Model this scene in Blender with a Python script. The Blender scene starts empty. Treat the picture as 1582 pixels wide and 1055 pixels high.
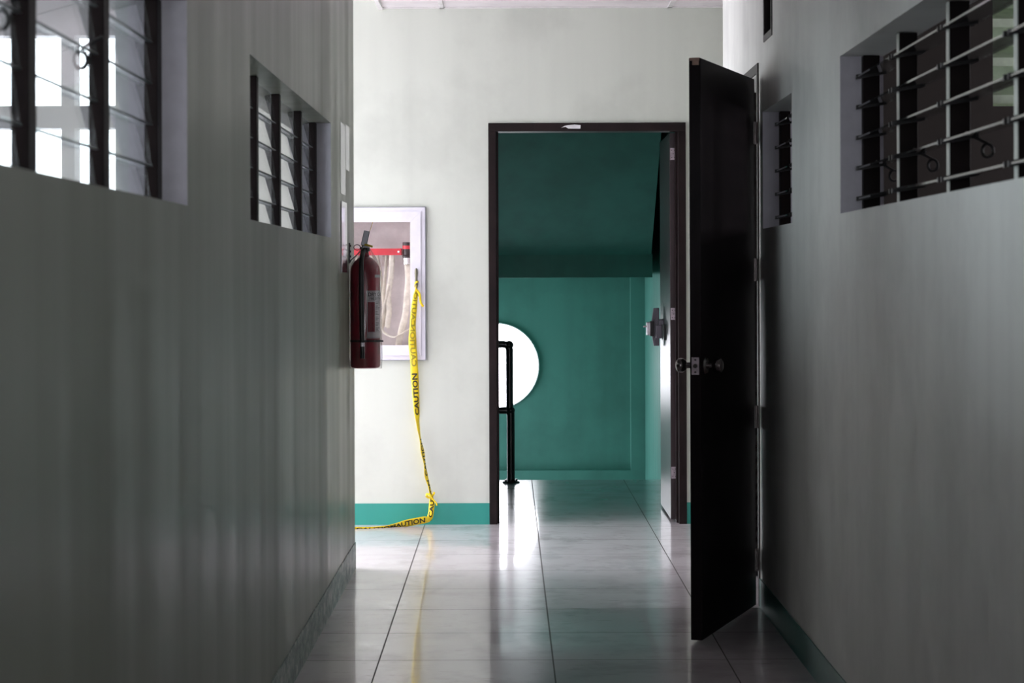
import bpy, bmesh, math, random
from mathutils import Vector, Matrix
random.seed(7)
S = bpy.context.scene
COL = S.collection
PI = math.pi

# ------------------------------------------------------------------ camera, sky, exposure
cam_data = bpy.data.cameras.new('camera')
cam = bpy.data.objects.new('camera', cam_data); COL.objects.link(cam)
cam.location = (0, 0, 1.316)
cam.rotation_euler = (math.radians(90), math.radians(0.2), 0)
cam_data.sensor_width = 36; cam_data.lens = 80
cam_data.shift_x = -1/1582; cam_data.shift_y = -97.5/1582
cam_data.clip_start = 0.05; cam_data.clip_end = 200
cam_data.dof.use_dof = True; cam_data.dof.focus_distance = 11.0; cam_data.dof.aperture_fstop = 8
S.camera = cam
S.view_settings.view_transform = 'Standard'; S.view_settings.look = 'None'
S.view_settings.gamma = 1; S.view_settings.use_curve_mapping = False
S.view_settings.exposure = 0.0
SKY = 9.7
w = bpy.data.worlds.new('overcast_sky'); S.world = w; w.use_nodes = True
bg = w.node_tree.nodes['Background']
bg.inputs[0].default_value = (0.94, 0.935, 1.0, 1); bg.inputs[1].default_value = SKY
S.cycles.use_denoising = True
S.cycles.max_bounces = 10; S.cycles.diffuse_bounces = 6; S.cycles.glossy_bounces = 5
S.cycles.transparent_max_bounces = 24; S.cycles.transmission_bounces = 6
S.cycles.caustics_reflective = False; S.cycles.caustics_refractive = False
S.cycles.sample_clamp_indirect = 8

def portal(name, loc, rot, sx, sy):
    L = bpy.data.lights.new(name, 'AREA'); L.shape = 'RECTANGLE'; L.size = sx; L.size_y = sy
    L.cycles.is_portal = True
    o = bpy.data.objects.new(name, L); COL.objects.link(o); o.location = loc; o.rotation_euler = rot
    return o
# area lights point along local -Z ; rot about y by -90deg -> points +x ; about x by -90deg -> points -y
PX = (0, math.radians(-90), 0); NX = (0, math.radians(90), 0); NY = (math.radians(-90), 0, 0)
portal('daylight_side_opening', (-2.03, 11.265, 1.435), PX, 2.65, 1.82)      # cross corridor end
portal('daylight_room_glazing', (-2.9, 10.45, 1.65), NY, 2.3, 1.6)
portal('daylight_room_side', (-4.72, 4.2, 1.81), PX, 1.84, 4.4)
portal('daylight_round_window', (-0.133, 18.12, 0.63), NY, 0.72, 0.72)
portal('added_opening_stair', (-1.78, 17.07, -0.15), PX, 1.5, 1.05)  # unseen opening, added to brighten the green stairwell
portal('daylight_corridor_back', (0.13, -3.2, 1.7), (math.radians(90), 0, 0), 1.4, 1.5)
portal('added_opening_right_room', (4.22, 8.05, 1.95), NX, 0.9, 1.5)  # unseen side opening, added to light the fins

# ------------------------------------------------------------------ materials
def new_mat(name):
    m = bpy.data.materials.new(name); m.use_nodes = True
    nt = m.node_tree; b = nt.nodes['Principled BSDF']
    return m, nt, b
def N(nt, t, **kw):
    n = nt.nodes.new(t)
    for k, v in kw.items(): setattr(n, k, v)
    return n
def obj_coords(nt, scale=(1,1,1), world=False):
    if world:
        g = N(nt, 'ShaderNodeNewGeometry'); src = g.outputs['Position']
    else:
        g = N(nt, 'ShaderNodeTexCoord'); src = g.outputs['Object']
    mp = N(nt, 'ShaderNodeMapping'); mp.inputs['Scale'].default_value = scale
    nt.links.new(src, mp.inputs['Vector']); return mp.outputs['Vector']
def noise(nt, vec, scale, detail=4, rough=0.55):
    n = N(nt, 'ShaderNodeTexNoise'); n.inputs['Scale'].default_value = scale
    n.inputs['Detail'].default_value = detail; n.inputs['Roughness'].default_value = rough
    nt.links.new(vec, n.inputs['Vector']); return n.outputs['Fac']
def ramp(nt, fac, stops):
    r = N(nt, 'ShaderNodeValToRGB'); cr = r.color_ramp
    while len(cr.elements) > len(stops): cr.elements.remove(cr.elements[-1])
    while len(cr.elements) < len(stops): cr.elements.new(1)
    for e, (p, c) in zip(cr.elements, stops):
        e.position = p; e.color = c if len(c) == 4 else (*c, 1)
    nt.links.new(fac, r.inputs['Fac']); return r.outputs['Color']
def mrange(nt, fac, a, b, c, d):
    r = N(nt, 'ShaderNodeMapRange'); 
    for i, v in zip((1,2,3,4), (a,b,c,d)): r.inputs[i].default_value = v
    nt.links.new(fac, r.inputs[0]); return r.outputs[0]
def bump(nt, b, h, strength, dist):
    n = N(nt, 'ShaderNodeBump'); n.inputs['Strength'].default_value = strength; n.inputs['Distance'].default_value = dist
    nt.links.new(h, n.inputs['Height']); nt.links.new(n.outputs[0], b.inputs['Normal'])
def mixc(nt, fac, a, b):
    m = N(nt, 'ShaderNodeMix'); m.data_type = 'RGBA'
    nt.links.new(fac, m.inputs[0])
    for i, v in ((6, a), (7, b)):
        if isinstance(v, tuple): m.inputs[i].default_value = v if len(v) == 4 else (*v, 1)
        else: nt.links.new(v, m.inputs[i])
    return m.outputs[2]

def plain(name, col, rough=0.5, metal=0.0, spec=0.5, var=0.06, sc=18, bmp=0.0):
    m, nt, b = new_mat(name)
    v = obj_coords(nt); f = noise(nt, v, sc)
    lo = tuple(max(0, c*(1-var*2)) for c in col); hi = tuple(min(1, c*(1+var)) for c in col)
    nt.links.new(ramp(nt, f, [(0.3, lo), (0.65, hi)]), b.inputs['Base Color'])
    b.inputs['Roughness'].default_value = rough; b.inputs['Metallic'].default_value = metal
    b.inputs['Specular IOR Level'].default_value = spec
    if bmp: bump(nt, b, noise(nt, v, sc*4), bmp, 0.002)
    return m

def wall_paint(name, col, rough=0.42, streak=0.25, stain=0.06, freq=8, spec=0.5):
    """semi-gloss emulsion: roller streaks running down, faint smudges"""
    m, nt, b = new_mat(name)
    vs = obj_coords(nt, (freq, freq, 0.35), True); st = noise(nt, vs, 1.0, 3, 0.5)
    vb = obj_coords(nt, (1, 1, 1), True); big = noise(nt, vb, 2.2, 5, 0.6)
    dark = tuple(c*(1-stain*2.2) for c in col)
    c1 = ramp(nt, big, [(0.36, dark), (0.56, col)])
    sc = ramp(nt, st, [(0.30, tuple(1-stain*1.2 for _ in range(3))), (0.6, (1,1,1))])
    mm = N(nt, 'ShaderNodeMix'); mm.data_type = 'RGBA'; mm.blend_type = 'MULTIPLY'; mm.inputs[0].default_value = 1
    nt.links.new(c1, mm.inputs[6]); nt.links.new(sc, mm.inputs[7])
    nt.links.new(mm.outputs[2], b.inputs['Base Color'])
    nt.links.new(mrange(nt, st, 0.3, 0.7, rough-0.05, rough+0.08), b.inputs['Roughness'])
    b.inputs['Specular IOR Level'].default_value = spec
    bump(nt, b, st, streak, 0.006)
    return m

M = {}
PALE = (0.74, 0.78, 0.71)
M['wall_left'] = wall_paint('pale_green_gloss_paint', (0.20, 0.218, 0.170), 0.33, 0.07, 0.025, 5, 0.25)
M['wall_right'] = wall_paint('pale_green_satin_paint', (0.82, 0.835, 0.80), 0.48, 0.06)
M['wall_far'] = wall_paint('off_white_green_paint', (0.655, 0.69, 0.62), 0.55, 0.05, 0.045)
M['reveal'] = plain('lilac_lit_reveal_paint', (0.66, 0.65, 0.72), 0.6, var=0.04)  # lilac skylight on the window sides, put into their colour
M['glass_edge'] = plain('dark_glass_edge', (0.03, 0.045, 0.045), 0.4)
M['green_wall'] = wall_paint('sea_green_paint', (0.10, 0.33, 0.28), 0.5, 0.1, 0.08)
M['green_band'] = wall_paint('sea_green_skirting_paint', (0.03, 0.33, 0.27), 0.4, 0.1, 0.05)
def dirty_band(name):
    m, nt, b = new_mat(name)
    v = obj_coords(nt, (2.5, 2.5, 5), True); f = noise(nt, v, 4, 9, 0.75)
    nt.links.new(ramp(nt, f, [(0.36, (0.03,0.06,0.055)), (0.48, (0.12,0.19,0.17)), (0.64, (0.42,0.44,0.41))]), b.inputs['Base Color'])
    b.inputs['Roughness'].default_value = 0.4; return m
M['dirty_band'] = dirty_band('scuffed_green_skirting_paint')
M['dark_band'] = plain('dark_green_skirting_paint', (0.03, 0.16, 0.14), 0.42)
M['room_white'] = wall_paint('room_white_paint', (0.82, 0.81, 0.82), 0.6, 0.05, 0.03)
M['ceiling'] = wall_paint('ceiling_board', (0.74, 0.70, 0.71), 0.8, 0.02, 0.05)
M['tbar'] = plain('ceiling_grid_metal', (0.72, 0.70, 0.70), 0.5)
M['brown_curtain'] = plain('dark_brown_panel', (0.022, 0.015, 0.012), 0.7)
M['fin'] = plain('pale_green_fin_paint', (0.62, 0.72, 0.56), 0.7, var=0.08)
M['frame'] = plain('dark_brown_varnished_wood', (0.014, 0.0075, 0.0078), 0.45, spec=0.2, var=0.2, sc=9)
M['door_dark'] = plain('near_black_painted_door', (0.010, 0.007, 0.008), 0.5, spec=0.06, var=0.2, sc=4)
M['door_leaf'] = plain('brown_painted_steel_door', (0.028, 0.016, 0.018), 0.30, spec=0.5, var=0.15, sc=5)
M['rawwood'] = plain('bare_chipped_wood', (0.30, 0.19, 0.15), 0.8, var=0.2)
M['steel'] = plain('brushed_steel', (0.62, 0.58, 0.62), 0.32, 0.85, var=0.1, sc=60)
M['hinge'] = plain('dull_hinge_steel', (0.50, 0.43, 0.47), 0.45, 0.4, var=0.12, sc=60)
M['darksteel'] = plain('dark_knob_metal', (0.16, 0.14, 0.14), 0.22, 0.9)
M['screw'] = plain('screw_hole_dark', (0.03, 0.02, 0.025), 0.5)
M['lock_grey'] = plain('grey_lock_casting', (0.17, 0.16, 0.19), 0.4, 0.3)
M['black'] = plain('black_plastic', (0.008, 0.008, 0.009), 0.38)
M['channel'] = plain('grey_aluminium_channel', (0.55, 0.58, 0.54), 0.4, 0.3, var=0.05)
M['pipe'] = plain('black_enamel_pipe', (0.010, 0.010, 0.011), 0.2)
M['alu'] = plain('white_aluminium_extrusion', (0.78, 0.76, 0.84), 0.35, 0.1, var=0.02)
M['alu_edge'] = plain('dull_grey_edge', (0.30, 0.31, 0.34), 0.4, 0.5)
M['rough_plaster'] = plain('cabinet_back_plaster', (0.60, 0.54, 0.53), 0.85, var=0.08, sc=10, bmp=0.6)
M['rack_red'] = plain('red_rack_enamel', (0.56, 0.035, 0.05), 0.4)
M['hose'] = plain('ivory_canvas_hose', (0.74, 0.69, 0.60), 0.85, var=0.1, sc=30)
M['chrome'] = plain('polished_coupling', (0.75, 0.74, 0.75), 0.18, 1.0)
M['red_body'] = plain('dark_red_cylinder_enamel', (0.30, 0.010, 0.030), 0.3, var=0.2, sc=12)
M['label'] = plain('grey_printed_label', (0.50, 0.46, 0.49), 0.5, var=0.1)
M['label_red'] = plain('label_red_panel', (0.22, 0.012, 0.03), 0.5)
M['ink'] = plain('label_ink', (0.02, 0.02, 0.025), 0.6)
M['paper'] = plain('white_paper_sheet', (0.84, 0.86, 0.85), 0.22, var=0.02)
M['mirror_sheet'] = plain('glossy_reflective_sheet', (0.62, 0.58, 0.62), 0.12, 0.9, var=0.03)
M['yellow_tag'] = plain('yellow_tie', (0.65, 0.50, 0.03), 0.5)
M['white_chip'] = plain('torn_white_tape', (0.75, 0.74, 0.76), 0.5)
M['rim'] = plain('white_window_rim', (0.62, 0.68, 0.68), 0.4)
M['mullion'] = plain('dark_brown_window_wood', (0.009, 0.005, 0.005), 0.5, spec=0.12, var=0.15, sc=9)
M['tape_ink'] = plain('black_tape_print', (0.012, 0.014, 0.01), 0.5)

def tape_mat():
    m, nt, b = new_mat('yellow_caution_film')
    f = noise(nt, obj_coords(nt), 25)
    nt.links.new(ramp(nt, f, [(0.3, (0.72,0.50,0.0)), (0.7, (0.90,0.72,0.02))]), b.inputs['Base Color'])
    b.inputs['Roughness'].default_value = 0.35
    return m
M['tape'] = tape_mat()

def glass_mat(name, tint, ior=1.5, rough=0.02, body=0.0, body_col=(0.5,0.55,0.55)):
    m = bpy.data.materials.new(name); m.use_nodes = True; nt = m.node_tree
    nt.nodes.remove(nt.nodes['Principled BSDF']); out = nt.nodes['Material Output']
    tr = N(nt, 'ShaderNodeBsdfTransparent'); tr.inputs[0].default_value = (*tint, 1)
    gl = N(nt, 'ShaderNodeBsdfGlossy'); gl.inputs['Roughness'].default_value = rough
    fr = N(nt, 'ShaderNodeFresnel'); 
    gg = N(nt, 'ShaderNodeNewGeometry'); im = N(nt, 'ShaderNodeMix'); im.data_type = 'FLOAT'
    nt.links.new(gg.outputs['Backfacing'], im.inputs[0]); im.inputs[2].default_value = ior; im.inputs[3].default_value = 1/ior
    nt.links.new(im.outputs[0], fr.inputs[0])      # same reflectance from both faces of the thin pane
    mx = N(nt, 'ShaderNodeMixShader'); nt.links.new(fr.outputs[0], mx.inputs[0])
    if body:
        df = N(nt, 'ShaderNodeBsdfDiffuse'); df.inputs[0].default_value = (*body_col, 1)
        m2 = N(nt, 'ShaderNodeMixShader'); 
        f = noise(nt, obj_coords(nt, (1,1,1), True), 20)
        nt.links.new(mrange(nt, f, 0.3, 0.7, body*0.6, body*1.4), m2.inputs[0])
        nt.links.new(tr.outputs[0], m2.inputs[1]); nt.links.new(df.outputs[0], m2.inputs[2])
        nt.links.new(m2.outputs[0], mx.inputs[1])
    else: nt.links.new(tr.outputs[0], mx.inputs[1])
    nt.links.new(gl.outputs[0], mx.inputs[2]); nt.links.new(mx.outputs[0], out.inputs[0])
    return m
M['louvre_glass'] = glass_mat('dusty_louvre_glass', (0.90, 0.95, 0.95), 1.5, 0.03, 0.05)
M['film'] = glass_mat('clear_plastic_wrap', (0.93, 0.92, 0.92), 1.45, 0.12, 0.05, (0.7,0.66,0.66))

def floor_mat():
    m, nt, b = new_mat('polished_cream_floor_tiles')
    g = N(nt, 'ShaderNodeNewGeometry'); sep = N(nt, 'ShaderNodeSeparateXYZ'); nt.links.new(g.outputs['Position'], sep.inputs[0])
    def mth(op, a, bb=None, c=None):
        n = N(nt, 'ShaderNodeMath', operation=op)
        for i, v in enumerate((a, bb, c)):
            if v is None: continue
            if isinstance(v, (int, float)): n.inputs[i].default_value = v
            else: nt.links.new(v, n.inputs[i])
        return n.outputs[0]
    # joints run a shade off the corridor axis, as laid
    xr = mth('ADD', sep.outputs[0], mth('MULTIPLY', sep.outputs[1], 0.0022))
    def joint(s, off, wd):
        f = mth('FRACT', mth('DIVIDE', mth('ADD', s, off), 0.6))
        d = mth('MULTIPLY', mth('MINIMUM', f, mth('SUBTRACT', 1.0, f)), 0.6)
        return mth('LESS_THAN', d, wd), mth('FLOOR', mth('DIVIDE', mth('ADD', s, off), 0.6))
    jx, ix = joint(xr, 0.6*5 + 0.448, 0.0024)
    jy, iy = joint(sep.outputs[1], 0.55, 0.0030)
    jt = mth('MAXIMUM', jx, jy)
    cmb = N(nt, 'ShaderNodeCombineXYZ'); nt.links.new(ix, cmb.inputs[0]); nt.links.new(iy, cmb.inputs[1])
    wn = N(nt, 'ShaderNodeTexWhiteNoise'); nt.links.new(cmb.outputs[0], wn.inputs['Vector'])
    vec = obj_coords(nt, (1, 1, 1), True)
    cloud = noise(nt, vec, 3.2, 7, 0.62); scuff = noise(nt, obj_coords(nt, (3, 9, 1), True), 2.2, 9, 0.72)
    base = ramp(nt, cloud, [(0.34, (0.58, 0.52, 0.55)), (0.50, (0.70, 0.635, 0.67)), (0.7, (0.72, 0.655, 0.70))])
    dirt = ramp(nt, scuff, [(0.30, (0.60, 0.57, 0.56)), (0.41, (1, 1, 1))])
    mm = N(nt, 'ShaderNodeMix'); mm.data_type = 'RGBA'; mm.blend_type = 'MULTIPLY'; mm.inputs[0].default_value = 1
    nt.links.new(base, mm.inputs[6]); nt.links.new(dirt, mm.inputs[7])
    tone = N(nt, 'ShaderNodeMix'); tone.data_type = 'RGBA'; tone.blend_type = 'MULTIPLY'; tone.inputs[0].default_value = 1
    nt.links.new(mm.outputs[2], tone.inputs[6]); nt.links.new(ramp(nt, wn.outputs[0], [(0, (0.93,0.93,0.93)), (1, (1,1,1))]), tone.inputs[7])
    col = mixc(nt, jt, tone.outputs[2], (0.055, 0.045, 0.045))
    nt.links.new(col, b.inputs['Base Color'])
    # dull scuffed patches against polished tile
    patch = noise(nt, obj_coords(nt, (2.2, 1.1, 1), True), 1.7, 7, 0.6)
    r = mrange(nt, patch, 0.55, 0.62, 0.23, 0.15)
    rr = mth('MAXIMUM', r, mth('MULTIPLY', jt, 0.8))
    nt.links.new(rr, b.inputs['Roughness'])
    b.inputs['Specular IOR Level'].default_value = 0.35
    b.inputs['Coat Weight'].default_value = 0.55; b.inputs['Coat Roughness'].default_value = 0.04
    nt.links.new(mrange(nt, jt, 0, 1, 0.45, 0.0), b.inputs['Coat Weight'])
    # every tile lies at a very slightly different tilt
    hsum = mth('ADD', mth('MULTIPLY', noise(nt, obj_coords(nt, (1.2,1.2,1), True), 1.5, 2), 0.12), mth('MULTIPLY', jt, -0.15))
    bump(nt, b, hsum, 0.25, 0.004)
    return m
M['floor'] = floor_mat()

# ------------------------------------------------------------------ geometry helpers
class MB:
    def __init__(s): s.bm = bmesh.new()
    def box(s, x0, x1, y0, y1, z0, z1, mat=None):
        c = Matrix.Translation(((x0+x1)/2, (y0+y1)/2, (z0+z1)/2)) @ Matrix.Diagonal((abs(x1-x0), abs(y1-y0), abs(z1-z0), 1))
        if mat is not None: c = mat @ c
        bmesh.ops.create_cube(s.bm, size=1, matrix=c); return s
    def cyl(s, p0, p1, r0, r1=None, n=20):
        p0, p1 = Vector(p0), Vector(p1); d = p1-p0; r1 = r0 if r1 is None else r1
        q = d.to_track_quat('Z', 'Y').to_matrix().to_4x4()
        bmesh.ops.create_cone(s.bm, cap_ends=True, segments=n, radius1=r0, radius2=r1, depth=d.length, matrix=Matrix.Translation((p0+p1)/2) @ q); return s
    def sph(s, c, r, sc=(1,1,1), n=20):
        bmesh.ops.create_uvsphere(s.bm, u_segments=n, v_segments=n//2, radius=r, matrix=Matrix.Translation(c) @ Matrix.Diagonal((*sc, 1))); return s
    def lathe(s, prof, c, n=40, mat=None):
        mt = mat or Matrix.Identity(4)
        rings = []
        for r, z in prof:
            if r < 1e-6: rings.append([s.bm.verts.new(mt @ (Vector(c)+Vector((0,0,z))))])
            else: rings.append([s.bm.verts.new(mt @ (Vector(c)+Vector((r*math.cos(2*PI*i/n), r*math.sin(2*PI*i/n), z)))) for i in range(n)])
        for a, b in zip(rings, rings[1:]):
            for i in range(n):
                j = (i+1) % n
                if len(a) == 1 and len(b) == 1: continue
                if len(a) == 1: s.bm.faces.new((a[0], b[i], b[j]))
                elif len(b) == 1: s.bm.faces.new((a[i], b[0], a[j]))
                else: s.bm.faces.new((a[i], b[i], b[j], a[j]))
        return s
    def tube(s, pts, r, n=10, closed=False, flat=None):
        """round or flattened tube along points; flat=(half width, half thickness, width dir)"""
        P = [Vector(p) for p in pts]; rings = []
        m = len(P); prev = None
        for i, p in enumerate(P):
            a = P[(i-1) % m] if (closed or i > 0) else p; b = P[(i+1) % m] if (closed or i < m-1) else p
            t = (b-a).normalized()
            if flat: u = Vector(flat[2]); u = (u - t*u.dot(t)).normalized()
            else:
                u = prev if prev is not None else (Vector((0,0,1)) if abs(t.z) < .9 else Vector((1,0,0)))
                u = (u - t*u.dot(t)).normalized(); prev = u
            v = t.cross(u)
            ra, rb = (flat[0], flat[1]) if flat else (r, r)
            rings.append([s.bm.verts.new(p + u*ra*math.cos(2*PI*k/n) + v*rb*math.sin(2*PI*k/n)) for k in range(n)])
        for i in range(m if closed else m-1):
            a, b = rings[i], rings[(i+1) % m]
            for k in range(n): s.bm.faces.new((a[k], a[(k+1) % n], b[(k+1) % n], b[k]))
        if not closed:
            s.bm.faces.new(rings[0][::-1]); s.bm.faces.new(rings[-1])
        return s
    def prism(s, poly, ax, a, b):
        """poly: list of 2D points in the other two axes (order x,y,z minus ax)"""
        def mk(q, h):
            l = list(q); l.insert(ax, h); return s.bm.verts.new(l)
        A = [mk(q, a) for q in poly]; B = [mk(q, b) for q in poly]
        s.bm.faces.new(A[::-1]); s.bm.faces.new(B)
        for i in range(len(A)): s.bm.faces.new((A[i], A[(i+1) % len(A)], B[(i+1) % len(A)], B[i]))
        return s
    def build(s, name, mat, parent=None, bevel=0, smooth=False):
        bmesh.ops.recalc_face_normals(s.bm, faces=s.bm.faces[:])
        me = bpy.data.meshes.new(name); s.bm.to_mesh(me); s.bm.free()
        me.materials.append(M[mat] if isinstance(mat, str) else mat)
        if smooth:
            for p in me.polygons: p.use_smooth = True
            if hasattr(me, 'set_sharp_from_angle'): me.set_sharp_from_angle(angle=math.radians(35))
        o = bpy.data.objects.new(name, me); COL.objects.link(o)
        if parent is not None:
            o.parent = parent; o.matrix_parent_inverse = world_inv(parent)
        if bevel:
            b = o.modifiers.new('bevel', 'BEVEL'); b.width = bevel; b.segments = 2; b.limit_method = 'ANGLE'
        return o
def world_inv(p):
    m = Matrix.Identity(4); q = p
    while q is not None:
        if q.parent is not None: m = q.matrix_parent_inverse @ q.matrix_basis @ m if False else m
        q = q.parent
    top = p
    while top.parent is not None: top = top.parent
    if top.type == 'EMPTY': return Matrix.Translation(top.location).inverted() if p is top else Matrix.Identity(4)
    return Matrix.Identity(4)
def tag(o, label=None, cat=None, group=None, kind=None):
    if label: o['label'] = label
    if cat: o['category'] = cat
    if group: o['group'] = group
    if kind: o['kind'] = kind
    return o
def thing(name, loc, label, cat, group=None, kind=None):
    o = bpy.data.objects.new(name, None); COL.objects.link(o); o.location = loc
    o.empty_display_size = 0.1
    return tag(o, label, cat, group, kind)

def pierced(name, axis, c0, c1, u0, u1, z0, z1, holes, mat, side_mat=None):
    """wall slab with rectangular openings; axis = its normal"""
    us = sorted({u0, u1, *[h[0] for h in holes], *[h[1] for h in holes]})
    zs = sorted({z0, z1, *[h[2] for h in holes], *[h[3] for h in holes]})
    # long walls get extra splits so shading stays smooth
    def solid(i, j):
        if i < 0 or j < 0 or i >= len(us)-1 or j >= len(zs)-1: return False
        um, zm = (us[i]+us[i+1])/2, (zs[j]+zs[j+1])/2
        return not any(h[0] < um < h[1] and h[2] < zm < h[3] for h in holes)
    bm = bmesh.new(); vc = {}
    def V(c, u, z):
        k = (c, u, z)
        if k not in vc: vc[k] = bm.verts.new((c, u, z) if axis == 'x' else (u, c, z))
        return vc[k]
    for i in range(len(us)-1):
        for j in range(len(zs)-1):
            if not solid(i, j): continue
            a, b, p, q = us[i], us[i+1], zs[j], zs[j+1]
            for c in (c0, c1): bm.faces.new((V(c,a,p), V(c,b,p), V(c,b,q), V(c,a,q)))
            for di, dj, e in ((-1,0,((a,p),(a,q))), (1,0,((b,p),(b,q))), (0,-1,((a,p),(b,p))), (0,1,((a,q),(b,q)))):
                if not solid(i+di, j+dj):
                    (e1, e2) = e
                    f = bm.faces.new((V(c0,*e1), V(c0,*e2), V(c1,*e2), V(c1,*e1)))
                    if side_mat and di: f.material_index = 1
    mb = MB(); mb.bm.free(); mb.bm = bm
    o = mb.build(name, mat)
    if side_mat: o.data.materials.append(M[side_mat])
    return o
def struct(o, label, cat): return tag(o, label, cat, kind='structure')

XL, XR = -0.721, 0.987       # corridor wall faces
YL, YR = 10.35, 10.64        # where they end at the cross corridor
YF = 12.18                   # far wall face
CH = 2.767                   # ceiling

# ------------------------------------------------------------------ room shell
Z1L, Z2L = 1.480, 1.936
Z1R, Z2R = 1.508, 1.980
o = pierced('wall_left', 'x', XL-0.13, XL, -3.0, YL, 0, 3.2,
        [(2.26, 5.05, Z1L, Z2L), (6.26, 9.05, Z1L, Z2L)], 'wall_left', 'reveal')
struct(o, 'pale green glossy corridor wall on the left, with two glass louvre windows', 'wall')
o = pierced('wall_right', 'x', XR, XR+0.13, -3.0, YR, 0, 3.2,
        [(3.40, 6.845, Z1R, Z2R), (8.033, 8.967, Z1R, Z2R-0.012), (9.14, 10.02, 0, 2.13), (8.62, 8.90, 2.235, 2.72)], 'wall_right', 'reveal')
struct(o, 'grey-green corridor wall on the right, shaded behind the open dark door', 'wall')
DX0, DX1, DZ = -0.128, 0.928, 2.147
o = pierced('wall_far', 'y', YF, YF+0.15, -2.022, 2.6, 0, 3.4,
        [(DX0+0.008, DX1-0.008, 0, DZ-0.008), (-1.06, -0.545, 0.955, 1.625)], 'wall_far')
struct(o, 'off-white end wall with the stair doorway and the hose cabinet', 'wall')
o = MB().box(-4.6, 4.3, -3.1, 14.85, -0.25, 0).build('floor', 'floor')
struct(o, 'glossy cream tiled floor of scuffed square tiles', 'floor')
mb = MB(); mb.box(-0.70, 2.6, -3.0, YF, CH, CH+0.1); mb.box(XL-0.13, -0.70, -3.0, YL, CH, CH+0.1)
o = mb.build('ceiling', 'ceiling'); struct(o, 'white suspended ceiling panels above the end wall', 'ceiling')
mb = MB()
for x in (-0.375-1.22*0, 0.845, 2.065): mb.box(x-0.012, x+0.012, -3, YF, CH-0.006, CH+0.001)
for y in (YF-0.012, YF-1.22, YF-2.44, YF-3.66): mb.box(-0.70, 2.6, y-0.012, y+0.012, CH-0.006, CH+0.001)
mb.box(-0.712, -0.69, YL, YF, CH-0.012, CH+0.12)
o = mb.build('trim_1', 'tbar'); struct(o, 'slim metal grid strips between the ceiling panels', 'trim')
o = MB().box(-2.022, -0.70, YL-0.12, YF+0.15, 3.25, 3.4).build('ceiling_alcove', 'ceiling'); struct(o, 'higher white ceiling over the left end of the cross passage', 'ceiling')
o = MB().box(-0.72, 2.6, -3, YF, 3.2, 3.4).build('ceiling_slab', 'room_white'); struct(o, 'concrete slab above the suspended ceiling', 'ceiling')
o = pierced('wall_back', 'y', -3.15, -3.0, -0.85, 1.12, 0, 3.2, [(-0.57, 0.83, 0.95, 2.45)], 'wall_right'); struct(o, 'corridor wall with a window behind the viewer', 'wall')
# cross corridor ends
o = pierced('wall_passage_left', 'x', -2.022, -1.968, YL, YF+0.15, 0, 3.4, [(10.36, 12.17, 0.12, 2.75)], 'wall_far')
struct(o, 'end wall of the left cross passage with a wide open window', 'wall')
o = MB().box(2.6, 2.7, YR-0.2, YF+0.15, 0, 3.4).build('wall_passage_right', 'wall_far'); struct(o, 'closed end wall of the right cross passage', 'wall')
o = MB().box(1.12, 2.7, YR-0.13, YR, 0, 3.4).build('wall_passage_near', 'wall_far'); struct(o, 'near wall of the right cross passage', 'wall')

# skirting bands (painted)
def band(name, x0, x1, y0, y1, z, mat, lab):
    o = MB().box(x0, x1, y0, y1, 0, z).build(name, mat); struct(o, lab, 'baseboard')
band('baseboard_left', XL-0.002, XL+0.004, -3.0, YL, 0.122, 'dirty_band', 'worn grey-green painted skirting along the left wall')
band('baseboard_right', XR-0.004, XR+0.002, -3.0, 9.13, 0.112, 'dark_band', 'dark green painted skirting along the right wall')
band('baseboard_right_end', XR-0.004, XR+0.002, 10.03, YR, 0.112, 'dark_band', 'dark green painted skirting past the restroom doorway')
band('baseboard_far', -1.968, DX0, YF-0.004, YF+0.002, 0.114, 'green_band', 'sea green painted skirting below the hose cabinet')
band('baseboard_far_right', DX1, 2.6, YF-0.004, YF+0.002, 0.114, 'green_band', 'sliver of sea green skirting right of the stair doorway')

# ------------------------------------------------------------------ left room (seen through the louvres)
RY = YL
holes = [(-4.3, -2.62, 0.9, 1.998), (-2.55, -2.024, 0.9, 1.998), (-1.966, -1.781, 0.9, 1.998),
         (-4.3, -2.62, 2.098, 2.414), (-2.55, -2.024, 2.098, 2.414), (-1.966, -1.781, 2.098, 2.414)]
o = pierced('wall_room_left_far', 'y', RY-0.13, RY, -4.6, -0.852, 0, 3.2, holes, 'room_white'); struct(o, 'white wall of the left room with bright windows and transoms', 'wall')
o = MB().box(-1.781+0.012, -1.70, RY-0.20, RY-0.131, 0, 2.76).build('trim_2', 'rim'); struct(o, 'pale blue-grey pilaster beside the bright windows of the left room', 'trim')
o = pierced('wall_room_left_side', 'x', -4.7, -4.55, 0.5, RY, 0, 3.2, [(2.0, 6.4, 0.9, 2.72)], 'room_white'); struct(o, 'outer wall of the left room with a long window band', 'wall')
o = MB().box(-4.6, -0.852, 0.3, 0.45, 0, 3.2).build('wall_room_left_near', 'room_white'); struct(o, 'near wall of the left room', 'wall')
mb = MB(); mb.box(-4.6, -0.852, 0.3, RY-0.13, 2.76, 2.86); o = mb.build('ceiling_room_left', 'ceiling'); struct(o, 'pinkish panelled ceiling of the left room', 'ceiling')
mb = MB()
for k in range(8): mb.box(-4.6, -0.852, 1.0+1.2*k, 1.015+1.2*k, 2.752, 2.7605)
o = mb.build('trim_3', 'alu_edge'); struct(o, 'dark joint lines across the left room ceiling', 'trim')

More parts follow.
